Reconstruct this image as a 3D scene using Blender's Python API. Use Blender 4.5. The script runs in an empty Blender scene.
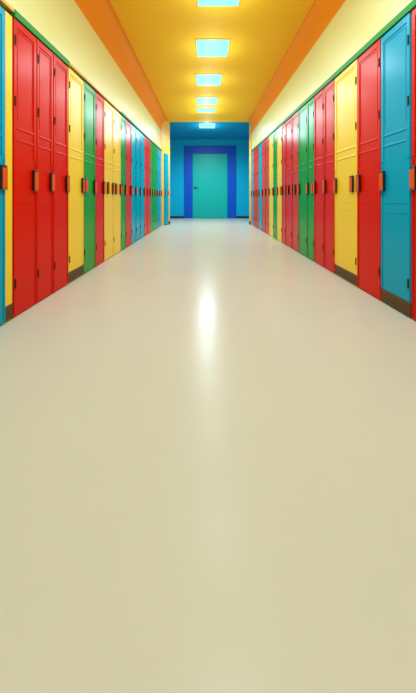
import bpy, bmesh, math
from mathutils import Vector, Matrix
C = bpy.context.scene
col = C.collection

# ---------------------------------------------------------------- camera
F = 300.0
cd = bpy.data.cameras.new('camera'); cam = bpy.data.objects.new('camera', cd); col.objects.link(cam)
cam.location = (0, 0, 0.85); cam.rotation_euler = (math.pi/2, 0, 0)
cd.sensor_fit = 'HORIZONTAL'; cd.sensor_width = 36; cd.lens = F/416*36
cd.shift_x = 2/416; cd.shift_y = -148.5/416; cd.clip_start = 0.02
C.camera = cam
# ---------------------------------------------------------------- world, exposure, lamps
w = bpy.data.worlds.new('world'); C.world = w; w.use_nodes = True
w.node_tree.nodes['Background'].inputs[0].default_value = (0.9, 0.95, 1, 1)
w.node_tree.nodes['Background'].inputs[1].default_value = 0.3
C.view_settings.view_transform = 'Standard'; C.view_settings.look = 'None'
C.view_settings.exposure = 0.07; C.view_settings.gamma = 1
LAMP_W = 62.0
POWER = [1.1, 1.1, 1.25, .6, .55, .85, 1.1, 1.1, 1]
UP_W = 12.0
LAMP_COL = (0.68, 0.95, 1.0)
VEST_W = 300.0

WL, WR = -1.347, 1.428          # locker front planes
CEIL = 0.85 + 2.457
YB, YE, YV = -2.6, 9.7, 12.6    # rear wall, end of corridor, end wall of the vestibule
# ceiling panels: x0, x1, y0, y1, powered lamp factor
PANELS = [(-.06, .45, -1.0, -.42), (-.06, .45, .45, 1.03), (-.08, .43, 1.85, 2.43), (-.10, .41, 3.24, 3.82), (-.147, .365, 4.64, 5.19),  # first three are out of view, added to light the near corridor
          (-.198, .315, 5.94, 6.52), (-.23, .29, 7.30, 7.84), (-.243, .25, 8.10, 8.57), (-.22, .30, 9.83, 10.5)]

# ---------------------------------------------------------------- materials
def mat(name, c, rough=.4, spec=.5, metal=0, bump=0, bscale=60, var=0, coat=0, emit=None):
    m = bpy.data.materials.new(name); m.use_nodes = True
    nt = m.node_tree; b = nt.nodes['Principled BSDF']
    b.inputs['Base Color'].default_value = (*c, 1); b.inputs['Roughness'].default_value = rough
    b.inputs['Metallic'].default_value = metal; b.inputs['Specular IOR Level'].default_value = spec
    b.inputs['Coat Weight'].default_value = coat; b.inputs['Coat Roughness'].default_value = .12
    if emit:
        b.inputs['Emission Color'].default_value = (*emit, 1); b.inputs['Emission Strength'].default_value = 1
    tc = nt.nodes.new('ShaderNodeTexCoord')
    if bump:
        n = nt.nodes.new('ShaderNodeTexNoise'); n.inputs['Scale'].default_value = bscale; n.inputs['Detail'].default_value = 3
        nt.links.new(tc.outputs['Object'], n.inputs['Vector'])
        bp = nt.nodes.new('ShaderNodeBump'); bp.inputs['Strength'].default_value = bump; bp.inputs['Distance'].default_value = .002
        nt.links.new(n.outputs['Fac'], bp.inputs['Height']); nt.links.new(bp.outputs['Normal'], b.inputs['Normal'])
    if var:
        n2 = nt.nodes.new('ShaderNodeTexNoise'); n2.inputs['Scale'].default_value = 2.2; n2.inputs['Detail'].default_value = 5
        nt.links.new(tc.outputs['Object'], n2.inputs['Vector'])
        mx = nt.nodes.new('ShaderNodeMix'); mx.data_type = 'RGBA'
        mx.inputs[6].default_value = (*[v*(1-var) for v in c], 1); mx.inputs[7].default_value = (*[min(1, v*(1+var)) for v in c], 1)
        nt.links.new(n2.outputs['Fac'], mx.inputs[0]); nt.links.new(mx.outputs[2], b.inputs['Base Color'])
    return m

M = dict(
    floor=mat('cream_floor', (.655, .56, .475), .23, .05, bump=.01, bscale=8, var=.03),
    wall=mat('yellow_wall', (.76, .67, .27), .34, .7, bump=.05, var=.02),
    cove=mat('orange_cove', (.84, .25, .008), .6, .08, bump=.05, var=.03),  # dark orange stands in for shade along the wall top
    ceil=mat('amber_ceiling', (.97, .54, .03), .65, .08, bump=.12, var=.03),
    jamb=mat('amber_jamb', (.84, .42, .03), .45, .4, bump=.05),
    bluewall=mat('sky_blue_wall', (.001, .38, .62), .5, .15, bump=.05),
    blueceil=mat('deep_blue_ceiling', (.004, .28, .52), .5, .4, bump=.05),
    frame=mat('cobalt_frame', (.001, .08, .52), .4, .2),
    teal=mat('teal_door', (.003, .42, .38), .4, .2, var=.03),
    navy=mat('navy_baseboard', (.01, .015, .06), .4, .4),
    red=mat('red_enamel', (.68, .009, .0005), .28, .12, bump=.02, bscale=9, var=.05),
    pink=mat('worn_red_enamel', (.62, .034, .010), .28, .15, bump=.02, bscale=9, var=.05),
    yellow=mat('yellow_enamel', (.94, .60, .03), .28, .25, bump=.02, bscale=9, var=.04),
    blue=mat('turquoise_enamel', (.001, .33, .54), .25, .15, bump=.02, bscale=9, var=.04),
    green=mat('green_enamel', (.018, .31, .028), .25, .2, bump=.02, bscale=9, var=.05),
    trimg=mat('green_trim', (.02, .25, .04), .45, .2),
    trimy=mat('ochre_trim', (.75, .38, .04), .4, .4),
    black=mat('black_metal', (.012, .009, .008), .4, .5),
    orange=mat('orange_handle', (.72, .085, .004), .35, .25, var=.1),
    brown=mat('brown_kick', (.12, .055, .015), .5, .3, var=.1),
    chrome=mat('chrome', (.6, .55, .5), .25, .5, metal=1),
    dark=mat('dark_gap', (.03, .012, .01), .7, .2),
    lframe=mat('light_frame', (.8, .62, .25), .4, .4),
    diff=mat('cyan_diffuser', (.02, .05, .05), .5, .2, emit=(.34, .97, .88)),
)

# ---------------------------------------------------------------- mesh helpers
def box(bm, x0, x1, y0, y1, z0, z1, bev=0, seg=2):
    r = bmesh.ops.create_cube(bm, size=1)
    vs = r['verts']
    bmesh.ops.scale(bm, vec=(x1-x0, y1-y0, z1-z0), verts=vs)
    bmesh.ops.translate(bm, vec=((x0+x1)/2, (y0+y1)/2, (z0+z1)/2), verts=vs)
    if bev:
        es = list({e for v in vs for e in v.link_edges})
        bmesh.ops.bevel(bm, geom=es, offset=bev, segments=seg, affect='EDGES', profile=.5)
def prism(bm, pts, axis, a, b):
    """extrude 2D polygon; axis 'x' (pts = y,z), 'y' (pts = x,z), 'z' (pts = x,y)"""
    def P(p, t):
        return {'x': (t, p[0], p[1]), 'y': (p[0], t, p[1]), 'z': (p[0], p[1], t)}[axis]
    v0 = [bm.verts.new(P(p, a)) for p in pts]; v1 = [bm.verts.new(P(p, b)) for p in pts]
    n = len(pts)
    bm.faces.new(v0); bm.faces.new(v1[::-1])
    for i in range(n): bm.faces.new((v0[i], v1[i], v1[(i+1) % n], v0[(i+1) % n]))
def cyl(bm, p0, p1, r, n=12):
    p0, p1 = Vector(p0), Vector(p1); d = p1-p0
    mtx = Matrix.Translation((p0+p1)/2) @ d.to_track_quat('Z', 'Y').to_matrix().to_4x4()
    bmesh.ops.create_cone(bm, cap_ends=True, segments=n, radius1=r, radius2=r, depth=d.length, matrix=mtx)
def obj(name, bm, m, parent=None, smooth=False):
    bmesh.ops.recalc_face_normals(bm, faces=bm.faces)
    me = bpy.data.meshes.new(name); bm.to_mesh(me); bm.free()
    me.materials.append(m)
    if smooth:
        for p in me.polygons: p.use_smooth = True
    o = bpy.data.objects.new(name, me); col.objects.link(o)
    if parent: o.parent = parent
    return o
def struct(name, bm, m, parent=None, smooth=False):
    o = obj(name, bm, m, parent, smooth)
    if not parent: o['kind'] = 'structure'
    return o
def thing(name, label, cat, loc=(0, 0, 0), rz=0, group=None):
    o = bpy.data.objects.new(name, None); col.objects.link(o); o.empty_display_size = .1
    o.location = loc; o.rotation_euler = (0, 0, rz); o['label'] = label; o['category'] = cat
    if group: o['group'] = group
    return o

# ---------------------------------------------------------------- room shell
XL, XR = WL-.42, WR+.42
bm = bmesh.new(); box(bm, -2.6, 2.7, YB-.1, YV+.1, -.1, 0); struct('floor', bm, M['floor'])
bm = bmesh.new(); box(bm, XL-.1, XR+.1, YB-.1, YE, CEIL, CEIL+.1); struct('ceiling', bm, M['ceil'])
bm = bmesh.new(); box(bm, -2.6, 2.7, YE+.001, YV+.1, CEIL, CEIL+.1); o = struct('ceiling_vestibule', bm, M['blueceil'])

def side_wall(name, front, s, yend, z0, z1):
    # a wall with a bulkhead hanging over the recessed lockers; s = -1 left, +1 right
    bm = bmesh.new()
    back = front+s*.42
    box(bm, min(back, back+s*.1), max(back, back+s*.1), YB, yend, 0, CEIL)
    f = front+s*.012
    def zz(y): return z0+(z1-z0)*(y-2)/(9-2)
    v = []
    for y in (YB, yend):
        for x in (f, back):
            for z in (zz(y), CEIL): v.append(bm.verts.new((x, y, z)))
    for q in ((0, 1, 5, 4), (2, 3, 7, 6), (0, 2, 6, 4), (1, 3, 7, 5), (0, 1, 3, 2), (4, 5, 7, 6)):
        bm.faces.new([v[i] for i in q])
    return struct(name, bm, M['wall'])
ZL0, ZL1, ZR0, ZR1 = 2.165, 2.305, 2.20, 2.335
side_wall('wall_left', WL, -1, YE+.12, ZL0, ZL1)
side_wall('wall_right', WR, 1, YE+.12, ZR0, ZR1)
bm = bmesh.new(); box(bm, XL-.1, XR+.1, YB-.1, YB, 0, CEIL); struct('wall_back', bm, M['wall'])
# cove between wall and ceiling, coloured as the shaded top of the wall
def cove(name, front, s, ins):
    f = front+s*.012
    pts = []
    n = 10
    for i in range(n+1):
        a = i/n*math.pi/2
        pts.append((f - s*(ins-ins*math.cos(a)), CEIL-.42+.42*math.sin(a)-.0005))
    pts.append((f+s*.01, CEIL-.0005)); pts.append((f+s*.01, CEIL-.42))
    bm = bmesh.new(); prism(bm, pts, 'y', YB, YE)
    struct(name, bm, M['cove'], smooth=False)
cove('trim_1', WL, -1, .16); cove('trim_2', WR, 1, .09)

# vestibule
bm = bmesh.new(); box(bm, -2.6, 2.7, YV, YV+.1, 0, CEIL); struct('wall_far', bm, M['bluewall'])
bm = bmesh.new(); box(bm, -2.6, -2.5, YE+.12, YV, 0, CEIL); struct('wall_vestibule_left', bm, M['bluewall'])
bm = bmesh.new(); box(bm, 2.6, 2.7, YE+.12, YV, 0, CEIL); struct('wall_vestibule_right', bm, M['bluewall'])
# vestibule side of the corridor's end, closing it beside the lockers
bm = bmesh.new(); box(bm, -2.6, XL-.1, YE, YE+.12, 0, CEIL); box(bm, XR+.1, 2.7, YE, YE+.12, 0, CEIL); struct('wall_vestibule_near', bm, M['bluewall'])
# angled pier at the left end of the corridor
JX = -1.18
bm = bmesh.new(); prism(bm, [(WL, 9.10), (JX, YE), (JX, YE+.12), (WL-.43, YE+.12), (WL-.43, 9.10)], 'z', 0, CEIL)
struct('wall_pier_left', bm, M['jamb'])
bm = bmesh.new(); box(bm, WR-.012, XR+.001, 9.44, YE+.12, 0, CEIL); struct('wall_pier_right', bm, M['jamb'])
# dark navy baseboards
bm = bmesh.new(); DX0, DX1 = -.92, 1.26
box(bm, -2.5, DX0, YV-.015, YV, 0, .09, .003); box(bm, DX1, 2.6, YV-.015, YV, 0, .09, .003)
struct('baseboard_far', bm, M['navy'])
bm = bmesh.new(); prism(bm, [(JX-.045, YE-.155), (JX+.012, YE-.002), (JX+.012, YE+.12), (JX, YE+.12), (JX, YE)], 'z', 0, .10); struct('baseboard_left', bm, M['navy'])
bm = bmesh.new(); box(bm, WR-.024, WR-.012, 9.5, YE+.12, 0, .10); struct('baseboard_right', bm, M['navy'])

# door at the far end
s = YV/F if False else 12.6/F
def PX(x): return (x-206)*s
fx0, fx1, dx0, dx1 = PX(184.2), PX(236), PX(192.5), PX(227.5)
fz, dz = .85+52*s, .85+44.5*s
bm = bmesh.new()
box(bm, fx0, dx0, YV-.04, YV, 0, fz, .004); box(bm, dx1, fx1, YV-.04, YV, 0, fz, .004); box(bm, dx0, dx1, YV-.04, YV, dz, fz, .004)
struct('trim_3', bm, M['frame'])
bm = bmesh.new(); box(bm, dx0+.012, dx1-.012, YV-.03, YV-.001, .012, dz-.012, .004)
dr = struct('door_1', bm, M['teal'])
bm = bmesh.new()
hx = dx0+.09; cyl(bm, (hx, YV-.031, 1.29), (hx, YV-.045, 1.29), .04); cyl(bm, (hx, YV-.04, 1.29), (hx, YV-.09, 1.29), .014)
box(bm, hx-.015, hx+.15, YV-.10, YV-.078, 1.277, 1.303, .006)
h = obj('door_handle', bm, M['black'], dr)
bm = bmesh.new()
for z in (.3, 1.4, 2.4): box(bm, dx1-.022, dx1-.004, YV-.045, YV-.03, z, z+.12, .003)
obj('hinge', bm, M['teal'], dr)

# green / ochre moulding over the lockers
def zt(y, side): 
    a, b = (ZL0, ZL1) if side < 0 else (ZR0, ZR1)
    return a+(b-a)*(y-2)/7
def moulding(name, side, y0, y1, th0, th1, m, out=.012):
    front = WL if side < 0 else WR
    a, b = front-side*out, front+side*.011
    bm = bmesh.new(); v = []
    for y, th in ((y0, th0), (y1, th1)):
        for x in (a, b):
            for z in (zt(y, side)-th, zt(y, side)+.004): v.append(bm.verts.new((x, y, z)))
    for q in ((0, 1, 5, 4), (2, 3, 7, 6), (0, 2, 6, 4), (1, 3, 7, 5), (0, 1, 3, 2), (4, 5, 7, 6)): bm.faces.new([v[i] for i in q])
    struct(name, bm, M[m])
moulding('trim_4', -1, 2.10, 2.94, .045, .045, 'trimg')
moulding('trim_5', -1, 2.94, 4.75, .018, .02, 'trimy', .006)
moulding('trim_6', -1, 4.75, 9.09, .028, .028, 'trimg')
moulding('trim_7', -1, 1.2, 2.10, .018, .018, 'trimy', .006)
moulding('trim_8', 1, 1.2, 9.43, .045, .04, 'trimg')

# ---------------------------------------------------------------- lockers
def handle(parent, x, z0=.905, z1=1.068, wd=.056, plate='orange'):
    """x = centre across the door; door front is local y = 0, outside is -y"""
    bm = bmesh.new()
    box(bm, x-wd/2, x+wd/2, -.017, -.001, z0, z1, .002)
    hh = obj('handle', bm, M['black'], parent)
    bm = bmesh.new()
    box(bm, x-wd/2+.004, x+wd/2-.003, -.0205, -.0172, z0+.012, z1-.018, .001)
    obj('handle_plate', bm, M[plate], hh)
    bm = bmesh.new(); box(bm, x-wd/2+.004, x+wd/2-.003, -.020, -.0172, z0+.002, z0+.010)
    obj('lower_clip', bm, M['chrome'], hh)
    bm = bmesh.new()
    cyl(bm, (x+wd*.22, -.017, z1-.012), (x+wd*.22, -.021, z1-.012), .006, 10)
    obj('rivet', bm, M['chrome'], hh)
def hinge(parent, x, z):
    bm = bmesh.new(); cyl(bm, (x, -.004, z), (x, -.004, z+.07), .0045, 8); box(bm, x-.008, x+.008, -.003, -.001, z+.008, z+.067)
    obj('hinge', bm, M['black'], parent)
def locker(side, y0, y1, cname, label, handles=('far',), kick=False, detail=2, panel=True, hin=True, H=None, front=None, rot=None):
    front = (WL if side < 0 else WR) if front is None else front
    yc = (y0+y1)/2; w_ = y1-y0; m = M[cname]
    # local +x runs away from the camera on the left, towards it on the right
    rz = math.pi/2 if side < 0 else -math.pi/2
    far = 1 if side < 0 else -1
    if H is None: H = min(zt(y0, side), zt(y1, side))-.046
    t = thing('school_locker', label, 'locker', (front, yc, 0), rz if rot is None else rot, 'lockers along the left wall' if side < 0 else 'lockers along the right wall')
    hw = w_/2-.001
    bm = bmesh.new()
    # open fronted steel carcass
    box(bm, -hw, -hw+.012, .02, .40, 0, H); box(bm, hw-.012, hw, .02, .40, 0, H)
    box(bm, -hw+.012, hw-.012, .39, .40, 0, H); box(bm, -hw+.012, hw-.012, .02, .39, H-.012, H); box(bm, -hw+.012, hw-.012, .02, .39, .0, .012)
    body = obj('body', bm, m, t)
    zb = .115 if kick else .012
    dw = hw-.003
    bm = bmesh.new()
    box(bm, -dw, dw, .006, .019, zb, H-.003, .002, 1)
    if detail >= 1 and panel:
        ins = min(.035, w_*.12)
        top = H-.012; pb = 1.385
        # raised border round the tall upper panel
        box(bm, -dw+.001, -dw+ins, 0, .007, pb-.25, H-.004, .0025); box(bm, dw-ins, dw-.001, 0, .007, pb-.25, H-.004, .0025)
        box(bm, -dw+ins, dw-ins, 0, .007, H-.055, H-.004, .0025)
        # thin inner bead
        for sx in (-1, 1): box(bm, sx*(dw-ins-.012)-.003, sx*(dw-ins-.012)+.003, .002, .007, pb+.02, H-.075, .0015, 1)
        box(bm, -(dw-ins-.012), dw-ins-.012, .002, .007, H-.078, H-.070, .0015, 1)
        # pressed louvres below the panel
        for z in (1.345, 1.262):
            prism(bm, [(.007, z+.014), (.001, z+.008), (.0, z+.001), (.001, z-.006), (.007, z-.012)], 'x', -dw+ins+.004, dw-ins-.004)
        # faint pressed outlines lower down
        for z in (.81, .735): box(bm, -dw+ins+.01, dw-ins-.01, .003, .007, z, z+.007, .001, 1)
        # plain lower door, level with the border
        box(bm, -dw+.001, -dw+.012, .0, .007, zb+.01, pb-.262, .002, 1); box(bm, dw-.012, dw-.001, .0, .007, zb+.01, pb-.262, .002, 1)
    obj('door', bm, m, t)
    if kick:
        bm = bmesh.new(); box(bm, -hw+.002, hw-.002, .004, .019, .014, zb-.003, .002, 1)
        for k in range(3): box(bm, -hw+.02, hw-.02, .0, .005, .03+k*.026, .036+k*.026)
        obj('kick_plate', bm, M['brown'], t)
    for hd in handles:
        hwid = min(.056, w_*.3)
        if hd == 'far': x = far*(dw-hwid/2-.004)
        elif hd == 'near': x = -far*(dw-hwid/2-.004)
        elif hd == 'mid': x = 0
        else: x = far*(hd-.5)*w_
        handle(t, x, wd=hwid)
    if hin and detail >= 1:
        for z in (.21, 1.50, 1.93): hinge(t, -far*(dw-.013), z)
    return t

L = [  # y0, y1, colour, handles, kick, label
 (1.66, 2.02, 'blue', ('far',), 0, 'turquoise locker cut by the left edge of the photo, nearest on the left wall'),
 (2.02, 2.10, 'yellow', (), 1, 'very narrow yellow locker between the nearest turquoise and red ones, left wall'),
 (2.10, 2.39, 'red', ('far',), 0, 'nearest red locker on the left wall, beside the narrow yellow strip'),
 (2.39, 2.65, 'red', ('far',), 0, 'middle one of the three large red lockers under the thick green moulding, left wall'),
 (2.65, 2.94, 'red', ('far',), 0, 'red locker with a bright sheen, just before the large yellow locker, left wall'),
 (2.94, 3.31, 'yellow', ('far',), 1, 'yellow locker with brown kick plate between red and green lockers on the left wall'),
 (3.31, 3.66, 'green', ('near', 'far'), 0, 'nearest green locker on the left wall, beyond the yellow one with the kick plate'),
 (3.66, 3.98, 'red', ('far',), 0, 'single red locker between the nearest green and the double yellow lockers, left wall'),
 (3.98, 4.37, 'yellow', (.35, 'far'), 0, 'nearer one of the two adjoining yellow lockers on the left wall'),
 (4.37, 4.75, 'yellow', (.3, 'far'), 0, 'farther one of the two adjoining yellow lockers on the left wall, before a green one'),
 (4.75, 5.05, 'green', ('near', 'far'), 0, 'narrow green locker between yellow and red lockers halfway down the left wall'),
 (5.05, 5.42, 'red', ('near', 'far'), 0, 'red locker between narrow green locker and turquoise lockers on the left wall'),
 (5.42, 5.80, 'blue', ('near', 'far'), 0, 'first of three turquoise lockers midway along the left wall, beside a red one'),
 (5.80, 6.19, 'blue', ('far',), 0, 'middle one of three turquoise lockers midway along the left wall'),
 (6.19, 6.57, 'blue', ('far',), 0, 'last of three turquoise lockers midway along the left wall, before the red pair'),
 (6.57, 6.92, 'red', ('near', 'far'), 0, 'nearer locker of the distant red pair on the left wall, after turquoise ones'),
 (6.92, 7.28, 'red', ('far',), 0, 'farther locker of the distant red pair on the left wall, before green ones'),
 (7.28, 7.63, 'green', ('near', 'far'), 0, 'first of three distant green lockers on the left wall, beside the red pair'),
 (7.63, 7.98, 'green', ('far',), 0, 'middle one of three distant green lockers on the left wall'),
 (7.98, 8.34, 'green', ('far',), 0, 'last of three distant green lockers on the left wall, beside turquoise'),
 (8.34, 8.71, 'blue', ('near', 'far'), 0, 'turquoise locker just beyond the distant green lockers on the left wall'),
 (8.71, 9.09, 'blue', ('near', 'far'), 0, 'farthest full-width turquoise locker of the left row, against the yellow pier'),
]
for y0, y1, c, hs, k, lab in L: locker(-1, y0, y1, c, lab, hs, bool(k), panel=(y1-y0) > .1, hin=(y1-y0) > .1)
R = [
 (1.74, 2.09, 'red', ('far',), 0, 'red locker cut by the right edge of the photo, nearest on the right wall'),
 (2.10, 2.455, 'blue', ('far',), 1, 'large turquoise locker with brown kick plate near the right edge'),
 (2.455, 2.837, 'red', ('far',), 0, 'red locker with a pale sheen between turquoise and yellow lockers, right wall'),
 (2.837, 3.334, 'yellow', (.18, 'far'), 1, 'wide yellow locker with brown kick plate and two handles, right wall'),
 (3.334, 3.64, 'red', ('far',), 0, 'nearer locker of the red pair between the wide yellow and the green pair, right wall'),
 (3.64, 3.967, 'red', ('far',), 0, 'farther locker of the red pair, touching the green pair, right wall'),
 (3.967, 4.24, 'green', ('near', 'far'), 0, 'nearer locker of the green pair on the right wall, beside the red pair'),
 (4.24, 4.63, 'green', ('far',), 0, 'farther locker of the green pair on the right wall'),
 (4.63, 4.99, 'pink', ('mid', 'far'), 0, 'faded red locker directly beyond the green pair on the right wall'),
 (4.99, 5.40, 'red', ('mid', 'far'), 0, 'bright red locker between two faded red ones on the right wall'),
 (5.40, 5.66, 'pink', ('far',), 0, 'slim faded red locker next to a distant yellow one, right wall'),
 (5.66, 6.03, 'yellow', ('near', 'far'), 0, 'distant yellow locker between faded red and green ones, right wall'),
 (6.03, 6.37, 'green', ('far',), 0, 'distant green locker standing between two yellow lockers on the right wall'),
 (6.37, 6.80, 'yellow', ('near', 'far'), 0, 'farthest yellow locker on the right wall, between green and red'),
 (6.80, 7.22, 'pink', ('near', 'far'), 0, 'nearer of two distant red lockers between yellow and turquoise, right wall'),
 (7.22, 7.65, 'pink', ('near', 'far'), 0, 'farther of two distant red lockers, touching the distant turquoise one, right wall'),
 (7.65, 8.11, 'blue', ('near', 'far'), 0, 'distant turquoise locker standing between red lockers on the right wall'),
 (8.11, 8.43, 'pink', ('near', 'far'), 0, 'first of the last three red lockers on the right wall, beside turquoise'),
 (8.43, 8.75, 'pink', ('near', 'far'), 0, 'middle one of the last three red lockers at the far end of the right wall'),
 (8.75, 9.06, 'pink', ('near', 'far'), 0, 'last red locker of the right row, beside the slim turquoise end locker'),
 (9.06, 9.43, 'blue', ('far',), 0, 'turquoise end locker of the right row, against the amber pier'),
]
for y0, y1, c, hs, k, lab in R: locker(1, y0, y1, c, lab, hs, bool(k))

# slim blue locker door on the angled pier
p0, p1 = Vector((WL, 9.10, 0)), Vector((JX, YE, 0))
d = (p1-p0).normalized(); ctr = p0+(p1-p0)*.54; nrm = Vector((d.y, -d.x, 0))
t = thing('school_locker', 'slim low blue locker set on the amber pier at the corridor end, left side', 'locker', ctr+nrm*.03, math.atan2(d.y, d.x), 'lockers along the left wall')
bm = bmesh.new(); box(bm, -.15, .15, .008, .029, .0, 2.24, .002, 1); obj('body', bm, M['blue'], t)
bm = bmesh.new(); box(bm, -.14, .14, 0, .007, .03, 2.23, .002, 1); obj('door', bm, M['blue'], t)
for x in (-.1, .09): handle(t, x, .95, 1.08, .06)

# ---------------------------------------------------------------- ceiling lights
PL = ['ceiling light panel behind the viewpoint, nearest the back wall', 'ceiling light panel almost overhead of the viewpoint', 'ceiling light panel just outside the top edge of the photo',
      'nearest lit ceiling panel, cut by the top edge of the photo', 'largest fully visible glowing cyan panel in the amber ceiling',
      'second fully visible glowing cyan panel from the front in the amber ceiling', 'third fully visible glowing cyan panel from the front in the amber ceiling',
      'farthest glowing cyan panel in the amber ceiling, right before the blue ceiling', 'glowing cyan panel in the blue ceiling beyond the corridor']
for i, (x0, x1, y0, y1) in enumerate(PANELS):
    cx, cy = (x0+x1)/2, (y0+y1)/2
    t = thing('ceiling_light', PL[i], 'ceiling light', (cx, cy, CEIL), 0, 'row of ceiling lights')
    a, b = (x1-x0)/2, (y1-y0)/2; e = .012
    bm = bmesh.new()
    box(bm, -a-e, -a, -b-e, b+e, -.012, -.0005); box(bm, a, a+e, -b-e, b+e, -.012, -.0005)
    box(bm, -a, a, -b-e, -b, -.012, -.0005); box(bm, -a, a, b, b+e, -.012, -.0005)
    obj('frame', bm, M['lframe'], t)
    bm = bmesh.new(); box(bm, -a, a, -b, b, -.009, -.0005); obj('diffuser', bm, M['diff'], t)
    ld = bpy.data.lights.new('lamp', 'SPOT'); ld.energy = VEST_W if i == 8 else LAMP_W*POWER[i]
    ld.color = LAMP_COL; ld.spot_size = math.radians(176); ld.spot_blend = .7; ld.shadow_soft_size = .2
    lo = bpy.data.objects.new('lamp', ld); col.objects.link(lo); lo.parent = t; lo.location = (0, 0, -.22)
    pd = bpy.data.lights.new('glow_lamp', 'POINT'); pd.energy = UP_W*(1.6 if i == 8 else 1); pd.color = LAMP_COL; pd.shadow_soft_size = .1  # extra point light added below each panel to brighten the ceiling
    po = bpy.data.objects.new('glow_lamp', pd); col.objects.link(po); po.parent = t; po.location = (0, 0, -.32)
